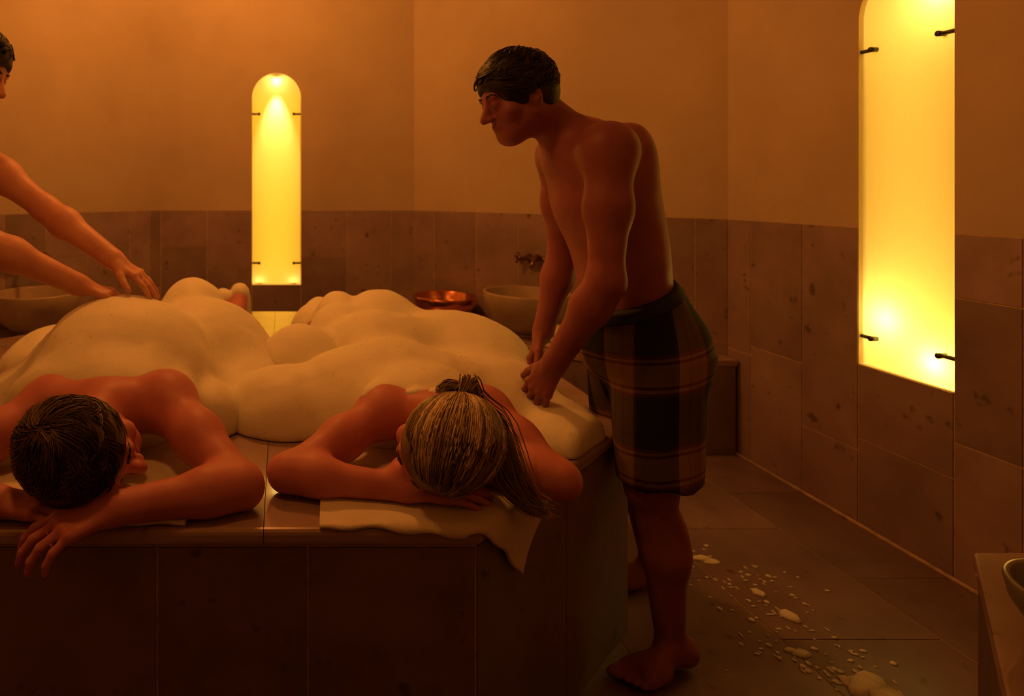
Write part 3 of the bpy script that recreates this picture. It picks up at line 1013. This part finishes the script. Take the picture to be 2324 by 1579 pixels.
p1 = person('person', man, .0048, M['skin_a'], 'person with short dark hair lying face down, hand hanging over the platform edge', (-.44, 1.9, PZ), rest_on_slab)

def short_hair(root, hd, whorl, n, mat, length=.05, lift=.010, seed=3, front=.55, r=(.0016, .0004), nape=-.45):
    V, Q = implicit(hd.hair_cap(lift, front=front * .1), .0045)
    np_mesh('hair', V, Q, mat, root)
    rg = np.random.default_rng(seed)
    wn = np.array(whorl, float); wn /= np.linalg.norm(wn)
    paths, tones = [], []
    while len(paths) < n:
        d0 = rg.normal(size=3); d0 /= np.linalg.norm(d0)
        if d0[2] < nape or (d0[1] > front and d0[2] < .55) or (d0[1] > .25 and d0[2] < .12): continue
        jit = rg.normal(size=3) * .22; tone = rg.random(); up = .007 * rg.random()
        for q in range(11):                              # one clump of wet locks
            cur = d0 + rg.normal(size=3) * .055; cur /= np.linalg.norm(cur)
            aim = None; pts = []
            for i in range(7):
                pts.append(hd.scalp(cur, lift + .0005 + up * math.sin(i / 6 * 2.6) + .0025 * rg.random()))
                t = cur - wn * (cur @ wn)
                tl = np.linalg.norm(t)
                t = t / tl if tl > .05 else rg.normal(size=3)
                t = t + np.cross(wn, t) * .35 + jit - (cur - d0) * .12 * i
                t -= cur * (t @ cur)
                cur = cur + t / (np.linalg.norm(t) + 1e-6) * (length / 6 / .09)
                cur /= np.linalg.norm(cur)
            paths.append(pts); tones.append(min(1, max(0, tone + .15 * rg.normal())))
    strands('hair_locks', paths, r[0], r[1], mat, root, tones)
short_hair(p1, hm, (.35, -.55, .75), 2600, M['hair_brown'], .062, .011, seed=5, r=(.0019, .0005))

# ---------------------------------------------------------------- blond person, lying face down
hw_ = Head((.345, 1.335, .735), (-.80, .02, -.50), (-.05, -.94, .30), 1.02)
wom_torso = [ell((.385, 1.76, .69), (.155, .20, .088), .05), ell((.345, 2.02, .69), (.125, .22, .085), .06),
             ell((.285, 2.38, .70), (.168, .18, .100), .06), ell((.21, 2.42, .742), (.085, .10, .075), .04), ell((.36, 2.42, .742), (.085, .10, .075), .04),
             ell((.32, 1.71, .742), (.06, .10, .036), .04), ell((.46, 1.71, .742), (.06, .10, .036), .04)]
wom = hw_.prims() + wom_torso + [
    cap(hw_.p(0, -.035, -.05), (.385, 1.57, .705), .048, .056, .04),
    cap((.385, 1.56, .715), (.26, 1.60, .715), .045, .046, .045), cap((.385, 1.56, .715), (.52, 1.60, .715), .045, .046, .045),
    ell((.258, 1.61, .708), (.056, .062, .056), .04), ell((.522, 1.61, .708), (.056, .062, .056), .04),
    cap((.21, 2.46, .69), (.145, 2.78, .668), .085, .056, .05), cap((.36, 2.46, .69), (.27, 2.78, .668), .085, .056, .05),
    cap((.145, 2.78, .66), (.15, 3.0, .66), .05, .034, .03), cap((.27, 2.78, .66), (.235, 3.0, .66), .05, .034, .03),
    cap((.15, 3.0, .655), (.16, 3.16, .630), .032, .022, .02), cap((.235, 3.0, .655), (.235, 3.16, .630), .032, .022, .02),
]
wom += arm((.255, 1.60, .706), (.010, 1.405, .644), (.265, 1.345, .638), (.050, .045, .039, .041, .027))
wom += hand((.275, 1.343, .637), (1.0, -.05, -.04), (0, -.15, 1), (0, 1, 0), (.08, .12, .12), .95, spread=.06)
wom += arm((.525, 1.60, .706), (.612, 1.372, .644), (.405, 1.452, .640), (.052, .046, .039, .041, .028))
wom += hand((.395, 1.452, .638), (-1.0, -.10, -.04), (0, -.1, 1), (0, -1, 0), (.08, .12, .12), .92, spread=.05)
p2 = person('person', wom, .0048, M['skin_b'], 'blond person lying face down with the head resting on folded arms over a cream towel', (.36, 1.9, PZ),
            lambda X, f: np.maximum(f, (PZ + .0075) - X[:, 2] - 1.0 * ((X[:, 0] - .396) * .57 - (X[:, 1] - 1.25) * .624 > -.002)))
# hair combed back to a tie at the back of the head, a tail falling beside the arm
V, Q = implicit(hw_.hair_cap(.011, nape=-.04, front=.035), .0045)
np_mesh('hair', V, Q, M['hair_blond'], p2)
tie_n = np.array((-.30, -.80, .50)); tie_n /= np.linalg.norm(tie_n)
def to_local(p):
    q = Vector(p) - hw_.c
    return np.array((q.dot(hw_.s), q.dot(hw_.f), q.dot(hw_.u)))
tn = to_local((.372, 1.375, .822)); tn /= np.linalg.norm(tn); tie_n = tn
tie = hw_.scalp(tie_n, .016)
rg = np.random.default_rng(9)
paths, tones = [], []
ax1 = np.cross(tie_n, (0, 0, 1)); ax1 /= np.linalg.norm(ax1); ax2 = np.cross(tie_n, ax1)
band = rg.random(64)
while len(paths) < 2300:
    d = rg.normal(size=3); d /= np.linalg.norm(d)
    if d[2] < -.5 or (d[1] > .62 and d[2] < .62) or (d[1] > .30 and d[2] < .1): continue
    if d @ tie_n > .97: continue
    pts = []
    L = 8
    off = .010 + .006 * rg.random()
    for i in range(L):
        a = i / (L - 1)
        m = d * (1 - a) + tie_n * a
        m /= np.linalg.norm(m) + 1e-9
        pts.append(hw_.scalp(m, off + .004 * math.sin(a * math.pi)))
    paths.append(pts)
    az = (math.atan2(d @ ax2, d @ ax1) / (2 * math.pi) * 64) % 64
    tones.append(min(1, max(0, band[int(az)] * .8 + .1 + .16 * rg.normal())))
strands('hair_locks', paths, .0019, .0012, M['hair_blond'], p2, tones)
V, F = [], []
ring = [tuple(tie + Vector((.014 * math.cos(a), .006 * math.sin(a), .012 * math.sin(a) + .002))) for a in np.linspace(0, 2 * math.pi, 18)]
mesh_obj('hair_tie', *tube(ring, .0045, 8), M['hair_dark'], p2, smooth=True)
paths = []
ctrl = [tie, tie + Vector((.022, .028, .020)), Vector((.420, 1.392, .812)), Vector((.462, 1.372, .765)), Vector((.478, 1.350, .700)), Vector((.488, 1.330, .655)), Vector((.515, 1.305, .622)), Vector((.535, 1.29, .614))]
for i in range(420):
    o = Vector(rg.normal(size=3)) * .012
    pts = []
    for j, c in enumerate(ctrl):
        w = min(1.0, .25 + j * .22) * (1.0 if j < 6 else .75)
        pts.append(c + Vector((o.x * w * 1.25, o.y * w, max(-.004, o.z * w))))
    # smooth the lock
    fine = []
    for a in np.linspace(0, len(pts) - 1.001, 16):
        k = int(a); t = a - k
        p0, p1_, p2_, p3 = pts[max(0, k - 1)], pts[k], pts[min(k + 1, len(pts) - 1)], pts[min(k + 2, len(pts) - 1)]
        fine.append(.5 * ((2 * p1_) + (p2_ - p0) * t + (2 * p0 - 5 * p1_ + 4 * p2_ - p3) * t * t + (3 * p1_ - p0 - 3 * p2_ + p3) * t ** 3))
    paths.append(fine)
strands('ponytail', paths, .0019, .0008, M['hair_blond'], p2)
# short loop of hair pulled up through the tie
paths = []
for i in range(200):
    w = rg.normal(size=3) * .005; h_ = .004 + .020 * rg.random()
    paths.append([tie + Vector((-.020 + .022 * math.cos(a) + w[0], .012 + .010 * math.sin(a) + w[1], h_ * math.sin(a) * .8 + .004 + w[2] * .5)) for a in np.linspace(0, 3.4, 9)])
strands('hair_loop', paths, .0016, .0013, M['hair_blond'], p2)

# ---------------------------------------------------------------- soap foam
def in_plat(X):
    """signed distance to the platform outline (inside negative)"""
    d = np.full(len(X), -9.0, np.float32)
    for k in range(8):
        a, b = np.array(PLAT[k]), np.array(PLAT[(k + 1) % 8])
        t = (b - a) / np.linalg.norm(b - a)
        n = np.array((t[1], -t[0]))
        d = np.maximum(d, (X[:, :2] - a) @ n)
    return d
def smax(a, b, k):
    h = np.clip(.5 - .5 * (a - b) / k, 0, 1)
    return a + (b - a) * h + k * h * (1 - h)
def foam_post(seed):
    def f(X, F):
        F = F + .009 * value_noise(X, 7, seed) + .003 * value_noise(X, 20, seed + 1) + .0008 * value_noise(X, 60, seed + 2)
        F = smax(F, in_plat(X) + .004, .02)
        return np.maximum(F, (PZ + .0012) - X[:, 2])
    return f
def inflate(prims, d, ymin):
    out = []
    for p in prims:
        if p[0] == 'ell' and p[1][1] - p[2][1] > ymin - .12:
            out.append(ell(p[1], p[2] + d, p[5]))
    return out
def add_foam(prims, seed, label, base, res=.0075):
    V, Q = implicit(prims, res, foam_post(seed))
    root = empty('soap_foam', base)
    o = np_mesh('foam_heap', V, Q, M['foam'], root)
    tag(root, label, 'foam')
    # a scatter of larger single bubbles sitting on the heap
    rg = np.random.default_rng(seed)
    tri = V[Q].mean(1)
    nz = np.cross(V[Q[:, 1]] - V[Q[:, 0]], V[Q[:, 3]] - V[Q[:, 0]])
    nz /= np.linalg.norm(nz, axis=1)[:, None] + 1e-9
    ok = np.nonzero((nz[:, 2] > .15) & (tri[:, 1] < 2.4))[0]
    sph = []
    bm = bmesh.new(); bmesh.ops.create_icosphere(bm, subdivisions=1, radius=1.0)
    sv = np.array([v.co[:] for v in bm.verts]); sf = np.array([[v.index for v in f.verts] for f in bm.faces]); bm.free()
    VV, FF = [], []
    for i, q in enumerate(rg.choice(ok, 420)):
        r = .0012 + .0022 * rg.random() ** 3
        VV.append(sv * r + tri[q] + nz[q] * r * .35); FF.append(sf + len(sv) * i)
    b = np_mesh('bubbles', np.concatenate(VV), np.concatenate(FF), M['bubble'], root)
    tag(b, kind='stuff')
    return root
foam1 = inflate(man_torso, .02, 1.80) + [
    ell((-.485, 1.91, .655), (.30, .305, .30), .04), ell((-.48, 1.685, .715), (.25, .13, .125), .05),
    ell((-.36, 2.50, .72), (.145, .20, .205), .035),
    ell((-.30, 2.22, .655), (.27, .28, .235), .04),
    ell((-.16, 2.15, .60), (.20, .35, .16), .05),
    ell((-.21, 1.80, .61), (.10, .12, .125), .03),
    ell((-.82, 2.28, .61), (.20, .30, .165), .04),
    ell((-.74, 1.84, .60), (.16, .20, .16), .05),
    ell((-.28, 2.85, .63), (.13, .22, .10), .04),
    cap((-.285, 3.045, .748), (-.275, 3.085, .645), .048, .044, .02),
    cap((-.203, 3.055, .782), (-.193, 3.105, .640), .046, .040, .010),
]
add_foam(foam1, 21, 'thick white soap foam heaped over the back of the dark-haired person', (-.4, 2.2, PZ))
foam2 = inflate(wom_torso, .02, 1.80) + [
    ell((.32, 1.865, .635), (.31, .255, .185), .035), ell((.385, 1.68, .70), (.165, .115, .108), .05),
    ell((.015, 1.85, .60), (.185, .17, .155), .03),
    ell((.06, 2.16, .62), (.165, .16, .19), .03),
    ell((.36, 2.22, .64), (.25, .20, .215), .035),
    ell((.40, 2.55, .66), (.19, .22, .215), .035),
    ell((.235, 2.60, .66), (.12, .20, .20), .03),
    ell((.175, 2.96, .66), (.085, .12, .115), .03), ell((.18, 2.82, .65), (.145, .18, .12), .04),
    ell((.62, 2.33, .60), (.31, .37, .225), .05),
    ell((.62, 1.95, .60), (.25, .26, .165), .05),
    ell((.765, 1.735, .60), (.13, .18, .095), .03),
    ell((.262, 1.645, .764), (.042, .036, .014), .02), ell((.236, 1.615, .762), (.030, .022, .013), .015), ell((.213, 1.598, .752), (.016, .014, .012), .012), ell((.272, 1.590, .760), (.018, .012, .011), .012),
    ell((.40, 1.560, .772), (.030, .016, .011), .012), ell((.45, 1.575, .764), (.026, .016, .011), .012), ell((.34, 1.585, .764), (.028, .014, .011), .012),
]
add_foam(foam2, 37, 'thick white soap foam spread over the back of the blond person', (.36, 2.2, PZ))
# a few drips of foam on the blond person's shoulders and neck
# foam spatter on the floor
Vs, Fs = [], []
rg = np.random.default_rng(4)
bm = bmesh.new(); bmesh.ops.create_icosphere(bm, subdivisions=2, radius=1.0)
sv = np.array([v.co[:] for v in bm.verts]); sf = np.array([[v.index for v in f.verts] for f in bm.faces]); bm.free()
spots = [(1.455, 2.17, .035, .018), (1.475, 2.15, .03, .016), (1.52, 1.875, .024, .03), (1.51, 1.985, .018, .022), (1.43, 1.725, .028, .016), (1.41, 1.735, .018, .012),
         (1.50, 1.60, .055, .045), (1.515, 1.56, .06, .05), (1.53, 1.63, .035, .03), (1.47, 1.62, .018, .03)]
for i in range(150):
    c = [(1.47, 2.05, .13, .11), (1.42, 1.72, .10, .07), (1.50, 1.68, .07, .08), (1.52, 1.93, .07, .08)][rg.integers(4)]
    spots.append((c[0] + rg.normal() * c[2], c[1] + rg.normal() * c[3], .003 + .007 * rg.random() ** 2, .003 + .007 * rg.random() ** 2))
for i, (x, y, rx, ry) in enumerate(spots):
    v = sv * (1 + .25 * np.sin(sv[:, [1]] * 5 + i) * np.cos(sv[:, [0]] * 4 + i))
    Vs.append(v * (rx, ry, min(rx, ry) * .35 + .001) + (x, y, .0015)); Fs.append(sf + len(sv) * i)
o = np_mesh('foam_spatter', np.concatenate(Vs), np.concatenate(Fs), M['foam'])
tag(o, 'small flecks of soap foam spattered on the floor tiles right of the attendant', 'foam', kind='stuff')

# ---------------------------------------------------------------- standing attendants
def plaid_shorts(root, prims, h, post, axis_c, tilt=0.0, pu=.135, pv=.235, du=0.0, dv=0.0):
    V, Q = implicit(prims, h, post)
    o = np_mesh('shorts', V, Q, M['plaid'], root)
    me = o.data
    ang = np.arctan2(V[:, 1] - axis_c[1], V[:, 0] - axis_c[0])
    u = (ang * .17 / pu + du); v = (V[:, 2] + tilt * (V[:, 0] - axis_c[0])) / pv + dv
    for nm, arr in (('plaid_u', u), ('plaid_v', v)):
        a = me.attributes.new(nm, 'FLOAT', 'POINT'); a.data.foreach_set('value', (arr + 50).astype(np.float32))
    return o

hs = Head((.662, 1.765, 1.545), (-.90, -.10, -.36), (-.36, 0, .92), 1.0)
att = hs.prims() + [
    cap(hs.p(0, -.03, -.04), (.83, 1.785, 1.42), .058, .066, .04),
    ell((.915, 1.785, 1.26), (.135, .165, .20), .06, R=np.array(Matrix.Rotation(.25, 3, 'Y'))),
    ell((.865, 1.785, 1.38), (.105, .175, .085), .05),
    ell((.965, 1.78, 1.06), (.113, .148, .17), .07), ell((.995, 1.775, .90), (.120, .155, .13), .06),
    ell((.95, 1.70, 1.36), (.06, .06, .10), .04), ell((.95, 1.87, 1.36), (.06, .06, .10), .04),
    ell((.845, 1.625, 1.385), (.066, .062, .066), .04), ell((.865, 1.945, 1.385), (.066, .062, .066), .04),
    ell((1.045, 1.70, .86), (.080, .085, .09), .04), ell((1.045, 1.85, .86), (.080, .085, .09), .04),
    cap((1.01, 1.69, .86), (.985, 1.665, .50), .092, .060, .05), cap((.985, 1.665, .48), (1.015, 1.662, .31), .054, .052, .03), cap((1.015, 1.662, .31), (1.03, 1.662, .09), .052, .035, .03),
    ell((.968, 1.665, .49), (.044, .044, .055), .03), ell((1.03, 1.662, .34), (.042, .046, .09), .03),
    cap((1.02, 1.86, .86), (1.09, 1.95, .49), .095, .062, .05), cap((1.09, 1.95, .48), (1.16, 2.01, .30), .058, .058, .03), cap((1.16, 2.01, .30), (1.20, 2.03, .09), .056, .036, .03),
]
att += arm((.845, 1.615, 1.385), (.815, 1.575, 1.045), (.735, 1.685, .815), (.060, .052, .044, .046, .031))
att += hand((.732, 1.69, .805), (-.25, .35, -.75), (-.8, -.5, .1), (-.2, 1, 0), (.22, .3, .25), 1.05, spread=.12)
att += arm((.865, 1.955, 1.385), (.905, 2.02, 1.06), (.845, 2.02, .83), (.060, .052, .044, .046, .031))
att += hand((.842, 2.02, .82), (-.30, 0, -.75), (-.8, .5, .1), (-.2, -1, 0), (.22, .3, .25), 1.05, spread=.12)
att += foot((1.075, 1.672, .034), (.865, 1.60, .022), out=(.32, -.94, 0))
att += foot((1.245, 2.035, .034), (1.045, 2.02, .022), out=(.05, 1, 0))
flat = lambda X, f: np.maximum(f, .003 - X[:, 2])
p3 = person('person', att, .0052, M['skin_c'], 'attendant in plaid shorts bending over the blond person from the right', (1.06, 1.8, 0), flat)
short_hair(p3, hs, (0, -.5, .85), 3600, M['hair_dark'], .045, .013, seed=15, r=(.0018, .0007), nape=-.35)
# loose knee-length shorts: waist tilted forward, open legs
S = [ell((.985, 1.775, .93), (.143, .175, .14), .05), ell((1.0, 1.775, .84), (.150, .182, .12), .05), ell((1.05, 1.70, .85), (.098, .10, .11), .04), ell((1.05, 1.85, .85), (.098, .10, .11), .04),
     cap((1.005, 1.69, .84), (1.00, 1.662, .47), .120, .100, .04), cap((1.03, 1.86, .84), (1.085, 1.945, .47), .120, .102, .04)]
def shorts_post(X, f):
    top = X[:, 2] - (.985 + .42 * (X[:, 0] - .97))
    hem = (.515 + .06 * (X[:, 0] - 1.0) + .006 * np.sin(X[:, 0] * 60)) - X[:, 2]
    f = f + .008 * value_noise(X * np.array((1, 1, .35), np.float32), 14, 5) * (X[:, 2] < .85)
    inner = np.minimum(prim_eval(cap((1.005, 1.69, .84), (.998, 1.662, .44), .100, .088), X), prim_eval(cap((1.04, 1.86, .84), (1.09, 1.945, .44), .100, .092), X))
    cav = np.maximum(inner, X[:, 2] - .62)
    return np.maximum(np.maximum(np.maximum(f, top), hem), -cav)
plaid_shorts(p3, S, .0058, shorts_post, (1.03, 1.80), tilt=-.20, du=.62, dv=.18)
# waistband
M['band'] = mat_plain('dark_waistband', (.012, .018, .015), .8, noise=60)
def band_post(X, f):
    top = X[:, 2] - (.988 + .42 * (X[:, 0] - .97))
    return np.maximum(np.maximum(f - .004, top), -.032 - top)
V, Q = implicit(S[:2], .005, band_post)
np_mesh('waistband', V, Q, M['band'], p3)

# attendant at the left edge
hl = Head((-.975, 1.975, 1.665), (.86, -.05, -.45), (.42, 0, .9), 1.06)
la = hl.prims() + [
    cap(hl.p(0, -.03, -.04), (-1.12, 2.0, 1.50), .058, .066, .04),
    ell((-1.20, 2.0, 1.30), (.125, .165, .22), .06, R=np.array(Matrix.Rotation(-.5, 3, 'Y'))),
    ell((-1.12, 2.0, 1.44), (.105, .175, .085), .05),
    ell((-1.36, 2.0, 1.08), (.118, .148, .17), .07), ell((-1.46, 2.0, .92), (.125, .158, .13), .06),
    ell((-1.085, 1.84, 1.42), (.066, .062, .066), .04), ell((-1.085, 2.16, 1.42), (.066, .062, .066), .04),
    cap((-1.47, 1.92, .88), (-1.47, 1.90, .50), .095, .062, .05), cap((-1.47, 1.90, .48), (-1.49, 1.90, .30), .058, .060, .03), cap((-1.49, 1.90, .30), (-1.50, 1.90, .09), .058, .036, .03),
    cap((-1.48, 2.09, .88), (-1.52, 2.12, .50), .095, .062, .05), cap((-1.52, 2.12, .48), (-1.58, 2.14, .30), .058, .058, .03), cap((-1.58, 2.14, .30), (-1.60, 2.15, .09), .056, .036, .03),
]
la += arm((-1.085, 1.83, 1.42), (-.875, 1.84, 1.125), (-.63, 1.92, .99), (.060, .054, .046, .050, .034))
la += hand((-.618, 1.923, .985), (.93, .16, -.33), (.30, -.1, .95), (0, 1, 0), (.15, .2, .2), 1.05, spread=.12)
la += arm((-1.085, 2.17, 1.42), (-.80, 2.13, 1.21), (-.545, 2.02, 1.055), (.060, .054, .046, .050, .034))
la += hand((-.535, 2.015, 1.048), (.86, -.22, -.45), (.42, -.1, .9), (0, -1, 0), (.18, .25, .2), 1.05, spread=.12)
la += foot((-1.545, 1.90, .034), (-1.335, 1.87, .022), out=(0, -1, 0))
la += foot((-1.645, 2.15, .034), (-1.435, 2.16, .022), out=(0, 1, 0))
p4 = person('person', la, .0055, M['skin_d'], 'attendant cut off by the left edge, both arms reaching down into the foam', (-1.5, 2.0, 0), flat)
short_hair(p4, hl, (0, -.5, .85), 1700, M['hair_dark'], .045, .014, seed=25, r=(.0020, .0008), nape=-.3)
S2 = [ell((-1.45, 2.0, .93), (.150, .178, .14), .05), ell((-1.47, 2.0, .84), (.158, .185, .12), .05),
      cap((-1.47, 1.92, .84), (-1.47, 1.90, .50), .122, .108, .04), cap((-1.49, 2.09, .84), (-1.53, 2.12, .50), .122, .108, .04)]
plaid_shorts(p4, S2, .008, lambda X, f: np.maximum(np.maximum(f, X[:, 2] - (1.0 - .5 * (X[:, 0] + 1.44))), .53 - X[:, 2]), (-1.47, 2.0), tilt=.2)

# eyebrows
for root, hd, m in ((p1, hm, 'hair_brown'), (p2, hw_, 'hair_blond'), (p3, hs, 'hair_dark'), (p4, hl, 'hair_dark')):
    for sg in (-1, 1):
        pts = [hd.p(sg * x, f, u) for x, f, u in ((.014, .0945, .0235), (.026, .0935, .0275), (.038, .0885, .0275), (.049, .080, .0225))]
        mesh_obj('eyebrow', *tube(pts, [.0025, .0036, .0032, .0014], 8), M[m], root, smooth=True)
